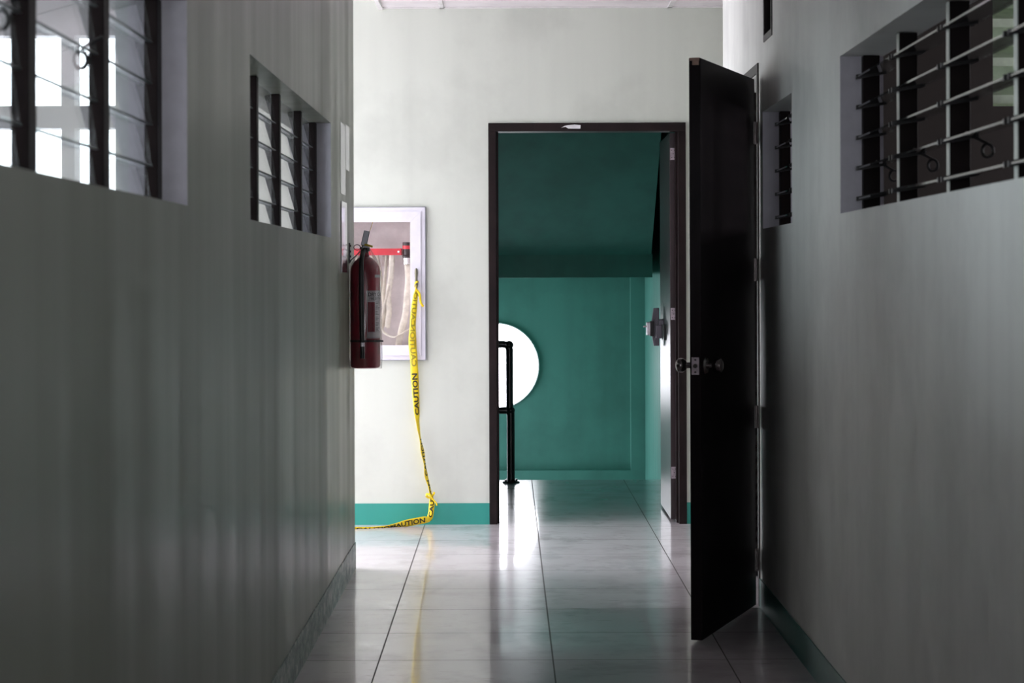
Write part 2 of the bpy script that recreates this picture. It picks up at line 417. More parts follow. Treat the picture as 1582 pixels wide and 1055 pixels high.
# ------------------------------------------------------------------ right room
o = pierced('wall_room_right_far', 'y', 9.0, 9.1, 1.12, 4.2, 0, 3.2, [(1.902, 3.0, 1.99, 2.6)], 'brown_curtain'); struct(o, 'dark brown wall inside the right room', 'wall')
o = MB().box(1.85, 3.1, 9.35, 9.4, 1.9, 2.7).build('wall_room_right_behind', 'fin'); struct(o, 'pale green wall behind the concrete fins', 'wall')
o = pierced('wall_room_right_side', 'x', 4.1, 4.2, 0.5, 9.0, 0, 3.2, [(7.3, 8.8, 1.5, 2.4)], 'brown_curtain'); struct(o, 'dark outer wall of the right room', 'wall')  # the opening is added to let light onto the fins
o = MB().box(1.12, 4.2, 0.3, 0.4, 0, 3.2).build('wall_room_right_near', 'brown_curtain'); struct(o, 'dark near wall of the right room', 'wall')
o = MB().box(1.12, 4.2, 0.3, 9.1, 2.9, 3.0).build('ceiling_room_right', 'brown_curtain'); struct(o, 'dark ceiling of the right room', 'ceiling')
fv = thing('sunshade_fins', (2.45, 9.12, 1.99), 'pale green horizontal sunshade fins seen through the right louvres', 'sunshade')
for z in (2.010, 2.160, 2.316, 2.47):
    mb = MB(); mb.prism([(9.12, z), (9.12, z+0.034), (9.34, z+0.10), (9.34, z+0.066)], 0, 1.86, 3.08)
    mb.build('fin', 'fin', fv)

# ------------------------------------------------------------------ louvre windows
def louvre_window(name, side, xw, xf, y0, y1, z0, z1, posts, pw, pd, zs, open_, label, handles, cat='window', skipbay=()):
    """side -1: left wall (room towards -x), +1: right wall. posts = y of the near face of each mullion"""
    r = thing(name, (xf, (y0+y1)/2, z0), label, cat, kind='structure')
    sg = side
    for y in posts:
        m = MB(); a, b = sorted((xf, xf+sg*pd)); m.box(a, b, y, y+pw, z0+0.001, z1-0.001)
        p = m.build('mullion', 'mullion', r, bevel=0.002)
    bays = [(posts[i]+pw, posts[i+1]) for i in range(len(posts)-1)]
    for bi, (a, b) in enumerate(bays):
        if bi in skipbay: continue
        g = MB(); c = MB(); ed = MB()
        xc = xf + sg*(0.030 if open_ else 0.0215)
        ang = math.radians(10) if open_ else math.radians(82)
        for z in zs:
            # blade: outer edge hangs lower when shut
            W = 0.100
            dx, dz = math.cos(ang)*W/2*sg, math.sin(ang)*W/2
            t = 0.0028
            if open_:
                p0 = (xc-dx, z-dz); p1 = (xc+dx, z+dz)
                g.prism([(p0[0], p0[1]-t), (p1[0], p1[1]-t), (p1[0], p1[1]+t), (p0[0], p0[1]+t)], 1, a+0.004, b-0.004)
                for yy in (a+0.0005, b-0.0085):
                    c.prism([(p0[0]-sg*0.003, p0[1]-0.007), (p1[0]-sg*0.01, p1[1]-0.009), (p1[0]-sg*0.01, p1[1]+0.006), (p0[0]-sg*0.003, p0[1]+0.006)], 1, yy, yy+0.008)
            else:
                p0 = (xc+dx*1.0, z+dz); p1 = (xc-dx*1.0, z-dz)
                g.prism([(p0[0]-t*sg, p0[1]), (p1[0]-t*sg, p1[1]), (p1[0]+t*sg, p1[1]), (p0[0]+t*sg, p0[1])], 1, a+0.004, b-0.004)
                ed.box(min(p1[0]-.004,p1[0]+.004), max(p1[0]-.004,p1[0]+.004), a+0.004, b-0.004, p1[1]-0.0015, p1[1]+0.0005)
                for yy in (a+0.0005,):
                    c.prism([(p0[0]-0.006, p0[1]-0.01), (p0[0]+0.006, p0[1]-0.01), (p1[0]+0.006, p1[1]+0.008), (p1[0]-0.006, p1[1]+0.008)], 1, yy, yy+0.006)
        lb = g.build('louvre_blades', 'louvre_glass', r)
        if open_: ed.bm.free()
        else: ed.build('blade_edges', 'glass_edge', lb)
        cl = c.build('blade_clips', 'black', r)
        if open_ and bi < len(bays)-1:
            m = MB(); q0, q1 = sorted((xf-0.0015*sg, xf+sg*0.004)); m.box(q0, q1, b+0.001, b+pw-0.001, z0+0.002, z1-0.002); m.build('channel', 'channel', r)
        if bi in handles:
            zh = zs[1] if open_ else zs[3]-0.03; yh = (a+0.012) if side > 0 else (b-0.02)
            yh = b-0.014 if handles[bi] == 'far' else a+0.012
            m = MB(); X0, X1 = (xf+sg*0.065, xf+sg*0.088) if open_ else (xf+sg*0.030, xf+sg*0.042)
            m.tube([(X0-sg*0.03, yh, zh+0.012), (X0, yh, zh-0.004), (X1, yh, zh-0.016)], 0.0035, 8)
            ring = [(X1+sg*(0.013*math.sin(t)), yh, zh-0.032+0.016*math.cos(t)) for t in [2*PI*i/20 for i in range(20)]]
            m.tube(ring, 0.0038, 8, closed=True)
            m.build('operating_handle', 'black', r, smooth=True)
    return r
zl = [Z1L+0.044+0.0905*k for k in range(5)]
louvre_window('window_1', -1, XL, -0.777, 2.26, 5.05, Z1L, Z2L, [2.30, 3.02, 3.66, 4.335, 4.99], 0.06, 0.03, zl, False,
    'nearest left louvre window, glass blades shut before a bright room', {1: 'far', 2: 'far'})
louvre_window('window_2', -1, XL, -0.777, 6.26, 9.05, Z1L, Z2L, [6.265, 6.925, 7.60, 8.375, 8.998], 0.05, 0.028, zl, False,
    'further left louvre window with shut glass blades near the extinguisher', {})
zr = [1.559+0.0912*k for k in range(5)]
louvre_window('window_3', 1, XR, 1.051, 3.40, 6.845, Z1R, Z2R, [3.402, 4.02, 4.725, 5.465, 6.175, 6.808], 0.035, 0.05, zr, True,
    'wide right louvre window with open blades before a dark room', {2: 'far', 3: 'far', 4: 'far', 1: 'far'})
louvre_window('window_4', 1, XR, 1.051, 8.033, 8.967, Z1R, Z2R-0.012, [8.035, 8.40, 8.915], 0.05, 0.04, zr, True,
    'narrow right louvre window between the wide one and the open door', {})
sl = thing('window_5', (1.0, 8.76, 2.235), 'high dark slot in the right wall above the open door', 'window', kind='structure')
m = MB(); m.box(XR-0.004, XR+0.10, 8.62, 8.645, 2.235, 2.72); m.box(XR-0.004, XR+0.10, 8.875, 8.90, 2.235, 2.72); m.box(XR-0.004, XR+0.10, 8.645, 8.875, 2.235, 2.26); m.build('slot_frame', 'frame', sl)
m = MB(); m.box(XR+0.03, XR+0.05, 8.645, 8.875, 2.26, 2.72); m.build('slot_panel', 'frame', sl)

# ------------------------------------------------------------------ stairwell beyond the end wall
YB = 17.93; RX = 1.035
bm = MB()
def wall_round(name, y0, y1, x0, x1, z0, z1, cx, cz, r, mat, n=64):
    m = MB(); B = m.bm
    # square to circle fan
    def ringpts(y): return [B.verts.new((cx+r*math.cos(2*PI*i/n), y, cz+r*math.sin(2*PI*i/n))) for i in range(n)]
    def rectpts(y):
        out = []
        for i in range(n):
            a = 2*PI*i/n; c, s_ = math.cos(a), math.sin(a)
            t = min(((x1-cx)/c if c > 1e-9 else (x0-cx)/c if c < -1e-9 else 1e9), ((z1-cz)/s_ if s_ > 1e-9 else (z0-cz)/s_ if s_ < -1e-9 else 1e9))
            out.append(B.verts.new((cx+t*c, y, cz+t*s_)))
        for cx2, cz2 in ((x0,z0),(x0,z1),(x1,z0),(x1,z1)):
            v = min(out, key=lambda q: (q.co.x-cx2)**2+(q.co.z-cz2)**2); v.co.x = cx2; v.co.z = cz2
        return out
    R0, R1, Q0, Q1 = ringpts(y0), ringpts(y1), rectpts(y0), rectpts(y1)
    for i in range(n):
        j = (i+1) % n
        B.faces.new((R0[i], R0[j], Q0[j], Q0[i])); B.faces.new((R1[i], Q1[i], Q1[j], R1[j])); B.faces.new((R0[i], R1[i], R1[j], R0[j]))
    return m.build(name, mat)
# fan corners: patch by making the wall region a little larger than the room
o = wall_round('wall_stair_back', YB, YB+0.16, -1.75, 1.2, -2.2, 3.6, -0.133, 0.6275, 0.342, 'green_wall'); struct(o, 'sea green back wall of the stairwell with a round window opening', 'wall')
o = MB().box(RX, RX+0.15, YF+0.15, YB, -1.8, 3.3).build('wall_stair_right', 'green_wall'); struct(o, 'sea green right wall of the stairwell', 'wall')
o = MB().box(0.923, RX, YB-0.12, YB, -0.19, 1.32).build('wall_stair_pilaster', 'green_wall'); struct(o, 'sea green pilaster in the right corner of the stairwell', 'wall')
o = pierced('wall_stair_left', 'x', -1.75, -1.60, YF+0.15, YB, -1.8, 3.3, [(16.55, 17.6, -0.9, 0.6)], 'green_wall'); struct(o, 'sea green left wall of the stairwell', 'wall')  # low opening added to light the back wall more than the soffit
o = MB().box(-1.75, RX+0.15, YF+0.15, YB, 3.2, 3.35).build('ceiling_stair', 'green_wall'); struct(o, 'sea green ceiling of the stairwell', 'ceiling')
o = MB().box(-1.6, RX, YB-0.10, YB, -0.45, -0.19).build('trim_4', 'green_wall'); struct(o, 'sea green ledge along the foot of the stairwell back wall', 'trim')
wf = MB(); wf.box(-1.6, RX, 14.85, YB, -1.75, -1.6); wf.box(-1.75, RX+0.15, 14.6, 14.85, -1.8, -0.25)
for k in range(8): wf.box(-0.05, RX, 14.85+0.26*k, 16.95, -0.2*(k+1)-0.02, -0.2*(k+1)+0.0) if False else wf.box(-0.05, RX, 14.85+0.26*k, 14.85+0.26*(k+1), -0.2*(k+1)-0.15, -0.2*(k+1))
o = wf.build('floor_stair_down', 'floor'); struct(o, 'stair flight dropping away behind the railing', 'stairs')
st = MB()
st.prism([(16.0, 1.32), (YB, 1.32), (YB, 1.50), (16.2, 1.50), (16.0, 1.48)], 0, -1.6, 0.983)
st.prism([(16.0, 1.48), (16.2, 1.50), (16.15, 1.66), (13.66, 3.40), (13.28, 3.40)], 0, -1.6, 0.975)
o = st.build('ceiling_stair_flight', 'green_wall'); struct(o, 'sea green sloping underside of the upper stair flight and its landing beam', 'stair underside')
rw = thing('window_6', (-0.133, YB+0.05, 0.2855), 'bright round porthole window in the green stairwell wall', 'window', kind='structure')
m = MB(); m.tube([(-0.133+0.336*math.cos(2*PI*i/64), YB+0.01, 0.6275+0.336*math.sin(2*PI*i/64)) for i in range(64)], 0, 8, closed=True, flat=(0.03, 0.009, (0,1,0)))
m.build('round_rim', 'rim', rw, smooth=True)

# ------------------------------------------------------------------ far stair doorway
d1 = thing('door_1', (0.4, YF, 0), 'dark brown stair doorway with its leaf folded open inside', 'door', kind='structure')
m = MB(); y0, y1 = YF-0.012, YF+0.13
m.box(DX0, DX0+0.041, y0, y1, 0, DZ-0.045); m.box(DX1-0.041, DX1, y0, y1, 0, DZ-0.045); m.box(DX0, DX1, y0, y1, DZ-0.045, DZ)
fr = m.build('door_frame', 'frame', d1, bevel=0.002)
m = MB(); m.box(DX0+0.041, DX0+0.053, y0+0.06, y1, 0, DZ-0.045); m.box(DX1-0.053, DX1-0.041, y0+0.06, y1-0.045, 0, DZ-0.045); m.build('door_stop', 'frame', fr)
m = MB(); B = m.bm
pts = [(0.262, 2.112), (0.285, 2.117), (0.30, 2.108), (0.365, 2.107), (0.366, 2.126), (0.335, 2.129), (0.30, 2.126), (0.28, 2.122)]
m.prism([(p[0]-0.0, p[1]+0.008) for p in pts], 1, y0-0.0015, y0-0.0005); m.build('torn_tape', 'white_chip', fr)
lf = MB().box(0.850, 0.889, 12.29, 13.12, 0.012, 2.098).build('door_leaf', 'door_leaf', d1, bevel=0.002)
m = MB(); m.box(0.858, 0.881, 12.283, 12.2905, 0.03, 2.09)
for i, z in enumerate((1.985, 1.121, 0.264)):
    h = MB().box(0.8535, 0.8845, 12.286, 12.2895, z-0.032, z+0.032).build('hinge', 'hinge', lf, bevel=0.001)
    hs = MB()
    for (hx, hz) in ((0.861, 0.02), (0.876, 0.02), (0.869, 0.0), (0.861, -0.02), (0.876, -0.02)): hs.cyl((hx, 12.284, z+hz), (hx, 12.2862, z+hz), 0.0028, n=10)
    hs.build('screws', 'screw', h)
# rim latch on the leaf
lk = MB()
lk.prism([(0.832, 1.145), (0.8, 1.145), (0.788, 1.07), (0.788, 1.0), (0.80, 0.93), (0.832, 0.93)], 1, 12.93, 12.945)
lk.box(0.825, 0.85, 12.82, 13.02, 0.985, 1.08)
lko = lk.build('panic_latch', 'lock_grey', lf, bevel=0.003)
m = MB(); m.box(0.805, 0.8495, 12.80, 12.83, 0.975, 1.05); m.build('latch_housing', 'lock_grey', lko, bevel=0.003)
m = MB(); m.box(0.838, 0.8495, 12.62, 12.80, 0.97, 1.055); m.build('latch_plate', 'black', lko)
m = MB(); m.box(0.760, 0.790, 12.92, 12.97, 0.99, 1.065); m.cyl((0.765, 12.94, 1.04), (0.742, 12.94, 1.04), 0.005); m.build('latch_cylinder', 'steel', lko, bevel=0.004)
m = MB(); m.box(0.780, 0.80, 12.91, 12.98, 0.985, 1.07); m.build('latch_collar', 'black', lko)

# ------------------------------------------------------------------ restroom door standing open on the right
d2 = thing('door_2', (0.968, 9.084, 0), 'near-black door standing open into the corridor from the right wall', 'door', kind='structure')
H = Vector((0.968, 9.084, 0)); E = Vector((0.6785, 8.19, 0))      # hinge end and free end of the camera-side face
u = (E-H).normalized(); n = Vector((u.y, -u.x, 0)); 
if n.x > 0: n = -n                                              # n points to the corridor's middle
Wd = (E-H).length
T = Matrix(((u.x, n.x, 0, H.x), (u.y, n.y, 0, H.y), (0, 0, 1, 0), (0, 0, 0, 1)))   # local x along leaf, y through it
leaf = MB().box(0, Wd, 0, 0.043, 0.010, 2.108, T).build('door_leaf', 'door_dark', d2, bevel=0.0025)
kz = 0.998
def place(p): return T @ Vector(p)
for sgn, y0_, nm in ((1, 0.043, 'door_knob'), (-1, 0.0, 'door_knob')):
    m = MB(); xk = Wd-0.062
    def Q(dy): return place((xk, y0_+sgn*dy, kz))
    m.cyl(Q(0), Q(0.008), 0.031, 0.027, 28); m.cyl(Q(0.008), Q(0.03), 0.012, 0.011, 20)
    q = (Q(1)-Q(0)).normalized().to_track_quat('Z', 'Y').to_matrix().to_4x4()
    m.lathe([(0.0105, 0), (0.017, 0.004), (0.0245, 0.013), (0.0265, 0.022), (0.0245, 0.032), (0.017, 0.038), (0, 0.040)], (0,0,0), 28, Matrix.Translation(Q(0.026)) @ q)
    m.build(nm, 'darksteel', leaf, smooth=True)
lp = MB().box(Wd-0.0005, Wd+0.0015, 0.009, 0.036, kz-0.031, kz+0.031, T).build('latch_plate', 'hinge', leaf)
m = MB(); m.cyl(place((Wd+0.001, 0.0225, kz)), place((Wd+0.009, 0.0225, kz)), 0.0085, 0.007, 16); m.build('latch_bolt', 'darksteel', lp, smooth=True)
m = MB()
for dz in (-0.022, 0.022): m.cyl(place((Wd+0.001, 0.0225, kz+dz)), place((Wd+0.0022, 0.0225, kz+dz)), 0.0038, n=12)
m.build('screws', 'screw', lp)
m = MB(); m.prism([(0,0), (1,0), (1,1)], 1, 0, 0.1) if False else None
m.box(Wd-0.012, Wd+0.0006, 0.004, 0.040, 2.098, 2.1086, T); m.box(Wd-0.004, Wd+0.0008, 0.006, 0.03, 2.082, 2.104, T)
m.build('chipped_corner', 'rawwood', leaf)
for z in (1.892, 1.347, 0.76, 0.19):
    m = MB(); m.cyl((0.974, 9.092, z-0.045), (0.974, 9.092, z+0.045), 0.007, n=14)
    for k in range(1, 5): m.cyl((0.974, 9.092, z-0.045+0.018*k-0.0006), (0.974, 9.092, z-0.045+0.018*k+0.0006), 0.0078, n=14)
    m.box(-0.006, 0.03, -0.0018, -0.0004, z-0.045, z+0.045, T)
    m.build('hinge', 'darksteel', d2)
m = MB(); fx0, fx1 = XR-0.006, XR+0.12
m.box(fx0, fx1, 9.102, 9.142, 0, 2.135); m.box(fx0, fx1, 10.02, 10.06, 0, 2.135); m.box(fx0, fx1, 9.102, 10.06, 2.135, 2.175)
m.build('door_frame', 'frame', d2, bevel=0.002)
m = MB(); m.box(XR+0.135, XR+1.6, 9.45, 9.5, 0, 2.9); m.box(XR+1.6, XR+1.65, 9.45, 10.50, 0, 2.9); m.box(XR+0.135, XR+1.6, 9.5, 10.50, 2.85, 2.9)
o = m.build('wall_restroom', 'wall_right'); struct(o, 'plain walls inside the restroom behind the open door', 'wall')

# ------------------------------------------------------------------ railing
rl = thing('stair_railing', (-0.015, 14.66, 0), 'black pipe railing at the stair edge before the round window', 'railing')
m = MB(); m.cyl((-0.015, 14.66, 0.01), (-0.015, 14.66, 0.46), 0.0255, n=24); m.cyl((-0.022, 14.66, 0.44), (-0.022, 14.66, 0.865), 0.0235, n=24)
post = m.build('post', 'pipe', rl, smooth=True)
m = MB(); m.cyl((-0.015, 14.66, 0.0), (-0.015, 14.66, 0.012), 0.058, 0.052, 28)
for a in range(4): m.cyl((-0.015+0.042*math.cos(a*PI/2+.6), 14.66+0.042*math.sin(a*PI/2+.6), 0.012), (-0.015+0.042*math.cos(a*PI/2+.6), 14.66+0.042*math.sin(a*PI/2+.6), 0.022), 0.008, n=8)
m.build('base_flange', 'pipe', rl, smooth=True)
m = MB(); pts = [(-1.6, 14.66, 0.892), (-0.065, 14.66, 0.892), (-0.045, 14.66, 0.888), (-0.03, 14.66, 0.877), (-0.022, 14.66, 0.855)]
m.tube(pts, 0.0235, 16); m.build('top_rail', 'pipe', rl, smooth=True)
m = MB(); m.cyl((-1.6, 14.66, 0.465), (-0.02, 14.66, 0.465), 0.022, n=20); m.sph((-0.018, 14.66, 0.465), 0.031, (1,1,.9)); m.build('middle_rail', 'pipe', rl, smooth=True)
m = MB(); m.sph((-0.024, 14.66, 0.886), 0.029); m.build('elbow', 'pipe', rl, smooth=True)

# ------------------------------------------------------------------ hose cabinet recessed in the end wall
CX0, CX1, CZ0, CZ1 = -1.130, -0.4675, 0.883, 1.697
hc = thing('hose_cabinet', ((CX0+CX1)/2, YF, CZ0), 'white aluminium framed fire hose cabinet set in the end wall', 'cabinet')
def mitre_frame(x0, x1, z0, z1, w_, ya, yb):
    m = MB()
    o_ = [(x0,z0),(x1,z0),(x1,z1),(x0,z1)]; i_ = [(x0+w_,z0+w_),(x1-w_,z0+w_),(x1-w_,z1-w_),(x0+w_,z1-w_)]
    for k in range(4):
        j = (k+1) % 4; m.prism([o_[k], o_[j], i_[j], i_[k]], 1, ya, yb)
    return m
mf = mitre_frame(CX0, CX1, CZ0, CZ1, 0.076, YF-0.018, YF-0.0005).build('cabinet_frame', 'alu', hc, bevel=0.0012)
mitre_frame(CX0+0.022, CX1-0.022, CZ0+0.022, CZ1-0.022, 0.056, YF-0.026, YF-0.0185).build('inner_moulding', 'alu', mf, bevel=0.001)
mitre_frame(CX0-0.004, CX1+0.004, CZ0-0.004, CZ1+0.004, 0.0038, YF-0.016, YF-0.0005).build('frame_edge', 'alu_edge', mf)
m = MB(); X0, X1, Z0, Z1 = -1.059, -0.546, 0.956, 1.624; ya, yb = YF+0.001, YF+0.145
m.box(X0, X1, yb, yb+0.004, Z0, Z1); m.box(X0, X0+0.003, ya, yb, Z0, Z1); m.box(X1-0.003, X1, ya, yb, Z0, Z1); m.box(X0, X1, ya, yb, Z0, Z0+0.003); m.box(X0, X1, ya, yb, Z1-0.003, Z1)
m.build('cabinet_box', 'rough_plaster', hc)
m = MB(); m.box(-1.055, -0.597, YF+0.045, YF+0.050, 1.443, 1.479); m.box(-1.055, -1.05, YF+0.045, YF+0.144, 1.443, 1.479); m.box(-0.602, -0.597, YF+0.045, YF+0.144, 1.443, 1.479)
rk = m.build('hose_rack', 'rack_red', hc, bevel=0.001)
m = MB(); m.cyl((-0.613, YF+0.042, 1.461), (-0.613, YF+0.0455, 1.461), 0.006, n=14); m.build('screw', 'chrome', rk, smooth=True)
m = MB()
for k in range(12):
    x = -0.70+0.0052*k*1.1; zt = 1.442
    m.tube([(x, YF+0.06+0.004*math.sin(k*2), zt), (x+0.003*math.sin(k), YF+0.055, zt-0.03), (x-0.002, YF+0.062, zt-0.058-0.006*math.sin(k*3)), (x+0.003, YF+0.07, zt-0.03), (x+0.001, YF+0.075, zt)], 0.0011, 6)
m.build('rack_pins', plain('dull_bronze_pin', (0.33,0.26,0.23), 0.4, 0.5), rk)
hx, hy = -0.5145, YF-0.03
m = MB(); m.lathe([(0,-0.055),(0.006,-0.054),(0.0105,-0.03),(0.0075,0.0),(0.0105,0.03),(0.0085,0.05),(0,0.058)], (0,0,0), 16, Matrix.Translation((hx, hy-0.006, 1.316)) @ Matrix.Diagonal((0.9,0.6,1,1)))
m.cyl((hx, YF-0.026, 1.34), (hx, hy-0.01, 1.34), 0.004); m.cyl((hx, YF-0.026, 1.29), (hx, hy-0.01, 1.29), 0.004)
hn = m.build('pull_handle', plain('weathered_brass', (0.20,0.19,0.14), 0.3, 0.8), hc, smooth=True)
m = MB(); m.cyl((hx+0.009, YF-0.0262, 1.234), (hx+0.009, YF-0.034, 1.234), 0.0125, 0.011, 20); m.build('lock_barrel', 'darksteel', hc, smooth=True)

def smooth_path(P, k=8):
    P = [Vector(p) for p in P]; out = []
    Q = [P[0]*2-P[1]] + P + [P[-1]*2-P[-2]]
    for i in range(1, len(Q)-2):
        for j in range(k):
            t = j/k; a, b, c, d = Q[i-1:i+3]
            out.append(0.5*((2*b) + (c-a)*t + (2*a-5*b+4*c-d)*t*t + (3*b-a-3*c+d)*t*t*t))
    out.append(P[-1]); return out
K = (YF+0.06)/3516
def cab(px, py, dy=0): # helper to lay the hose folds inside the box (metres from measured offsets)
    d = YF+0.06+dy; return ((px-792)*d/3516, d, 1.316-(py-430)*d/3516)
ho = thing('fire_hose', (-0.8, YF+0.07, 1.0), 'folded ivory canvas fire hose hanging from the red rack', 'hose')
m = MB()
def strand(pts, w_, dr=(1,0.5,0)): m.tube(smooth_path(pts), 0, 10, flat=(w_, 0.0035, dr))
for k, x in enumerate((-1.02, -0.985, -0.95, -0.915, -0.88, -0.86, -0.838)):
    strand([(x, YF+0.065, 1.46), (x+0.006*math.sin(k), YF+0.062+0.01*(k%2), 1.30), (x-0.004, YF+0.07, 1.12), (x+0.005, YF+0.065, 1.03+0.01*(k%3))], 0.010, (1, 0.8*(-1)**k, 0))
strand([cab(575,388), cab(578,430), cab(583,470), cab(586,508), cab(584,520)], 0.014, (1,0.8,0))
strand([cab(582,388,.02), cab(590,440,.02), cab(594,490,.02), cab(590,506,.02)], 0.012, (1,1,0))
strand([cab(598,388), cab(595,425), cab(593,460), cab(598,500), cab(600,506)], 0.012, (1,1.2,0))
strand([cab(606,390,-.006), cab(604,425,-.006), cab(600,455,-.006), cab(601,480,-.004), cab(598,505,-.004)], 0.016, (1,.5,0))
strand([cab(601,440,-.016), cab(594,470,-.016), cab(589,495,-.016), cab(591,510,-.016), cab(599,517,-.016), cab(609,520,-.018), cab(620,515,-.018), cab(636,505,-.018)], 0.009, (1,0.9,0.3))
m.build('hose_folds', 'hose', ho, smooth=True)
m = MB(); strand([cab(629.5,404), cab(631,430), cab(629,455), cab(626,485), cab(620,510), cab(616,528), cab(615,538,.01)], 0.019, (1,0.4,0)); m.build('hose_tail', 'hose', ho, smooth=True)
cx_, cy_ = -0.568, YF+0.062
m = MB(); m.lathe([(0,0),(0.0235,0),(0.0235,0.034),(0.02,0.036),(0,0.036)], (cx_, cy_, 1.394), 28); m.build('coupling_collar', 'chrome', ho, smooth=True)
m = MB(); m.lathe([(0,0.036),(0.025,0.036),(0.026,0.046),(0.021,0.05),(0.021,0.098),(0.0235,0.1),(0.0235,0.118),(0,0.118)], (cx_, cy_, 1.394), 28); m.build('coupling', plain('black_rubber_coupling', (0.03,0.018,0.018), 0.4), ho, smooth=True)
m = MB(); m.lathe([(0.0205,0.082),(0.0245,0.082),(0.0245,0.10),(0.0205,0.10)], (cx_, cy_, 1.394), 28); m.build('coupling_band', 'rack_red', ho, smooth=True)

# ------------------------------------------------------------------ lettering helper
def text_mesh(s, size, bold=0.0):
    cu = bpy.data.curves.new('lettering', 'FONT'); cu.body = s; cu.size = size; cu.offset = bold; cu.resolution_u = 3
    ob = bpy.data.objects.new('lettering', cu); COL.objects.link(ob)
    dg = bpy.context.evaluated_depsgraph_get(); me = bpy.data.meshes.new_from_object(ob.evaluated_get(dg))
    bpy.data.objects.remove(ob); bpy.data.curves.remove(cu)
    bm = bmesh.new(); bm.from_mesh(me); bpy.data.meshes.remove(me)
    xs = [v.co.x for v in bm.verts]; ys = [v.co.y for v in bm.verts]
    for v in bm.verts: v.co.x -= min(xs); v.co.y -= (min(ys)+max(ys))/2
    return bm, max(xs)-min(xs), max(ys)-min(ys)

# ------------------------------------------------------------------ fire extinguisher
EX, EY, EZ = XL+0.0705, 10.04, 0.922; ER = 0.0655
ex = thing('fire_extinguisher', (EX, EY, EZ), 'dark red fire extinguisher wrapped in clear plastic on the left wall corner', 'fire extinguisher')
m = MB(); m.lathe([(0,0.004),(0.05,0),(ER-0.004,0.004),(ER,0.012),(ER,0.425),(ER-0.004,0.45),(ER-0.016,0.468),(0.03,0.487),(0.018,0.492),(0.016,0.51),(0,0.51)], (EX,EY,EZ), 56)
body = m.build('cylinder_body', 'red_body', ex, smooth=True)
m = MB(); m.cyl((EX, EY, EZ+0.505), (EX, EY, EZ+0.545), 0.015, n=18); m.box(EX-0.02, EX+0.02, EY-0.012, EY+0.012, EZ+0.515, EZ+0.535); m.build('valve', 'black', ex, bevel=0.002)
m = MB(); q = Matrix.Translation((EX-0.004, EY-0.02, EZ+0.545)) @ Matrix.Rotation(math.radians(13), 4, 'Y')
m.box(-0.013, 0.013, -0.008, 0.004, -0.005, 0.062, q); m.prism([(0,0)]*0 or [(EX-0.012,EZ+0.53),(EX+0.018,EZ+0.53),(EX+0.012,EZ+0.55),(EX-0.008,EZ+0.55)], 1, EY-0.02, EY+0.02)
m.build('squeeze_handle', 'alu_edge', ex, bevel=0.003)
m = MB(); m.tube([(EX-0.034+0.014*math.cos(t), EY-0.02, EZ+0.533+0.012*math.sin(t)) for t in [2*PI*i/20 for i in range(20)]], 0.0018, 6, closed=True); m.build('safety_ring', 'black', ex, smooth=True)
m = MB(); m.tube(smooth_path([(EX+0.008, EY-0.02, EZ+0.55), (EX+0.018, EY-0.022, EZ+0.59), (EX+0.036, EY-0.024, EZ+0.645)], 4), 0.0009, 6); m.build('tie_end', 'yellow_tag', ex)
m = MB(); m.tube(smooth_path([(EX-0.015, EY-0.022, EZ+0.545), (EX+0.01, EY-0.03, EZ+0.543), (EX+0.035, EY-0.028, EZ+0.535)], 5), 0, 8, flat=(0.0045, 0.001, (0,0,1))); m.build('seal_tie', 'yellow_tag', ex)
m = MB(); r_ = ER+0.008
m.tube(smooth_path([(EX-0.003, EY-0.015, EZ+0.523), (EX-0.009, EY-0.05, EZ+0.50), (EX-0.012, EY-r_, EZ+0.44), (EX-0.012, EY-r_, EZ+0.3), (EX-0.010, EY-r_, EZ+0.15), (EX-0.009, EY-r_, EZ+0.115)]), 0.011, 12); hs = m.build('discharge_hose', 'black', ex, smooth=True)
m = MB(); m.cyl((EX-0.009, EY-r_, EZ+0.118), (EX-0.009, EY-r_, EZ+0.098), 0.0095, n=16); m.build('hose_ferrule', 'steel', hs, smooth=True)
m = MB(); m.cyl((EX-0.009, EY-r_, EZ+0.098), (EX-0.009, EY-r_, EZ+0.045), 0.0085, 0.0105, 16); m.build('nozzle', 'black', hs, smooth=True)
m = MB(); m.lathe([(ER+0.001,0),(ER+0.003,0),(ER+0.003,0.008),(ER+0.001,0.008)], (EX,EY,EZ+0.117), 48)
m.box(EX+0.045, EX+0.082, EY-0.052, EY-0.046, EZ+0.117, EZ+0.125); m.tube(smooth_path([(EX-0.03, EY-ER+0.004, EZ+0.121), (EX-0.01, EY-r_-0.0105, EZ+0.121), (EX+0.012, EY-ER-0.004, EZ+0.121), (EX+0.05, EY-0.05, EZ+0.121)]), 0, 6, flat=(0.004, 0.001, (0,0,1)))
m.build('strap', 'black', ex)
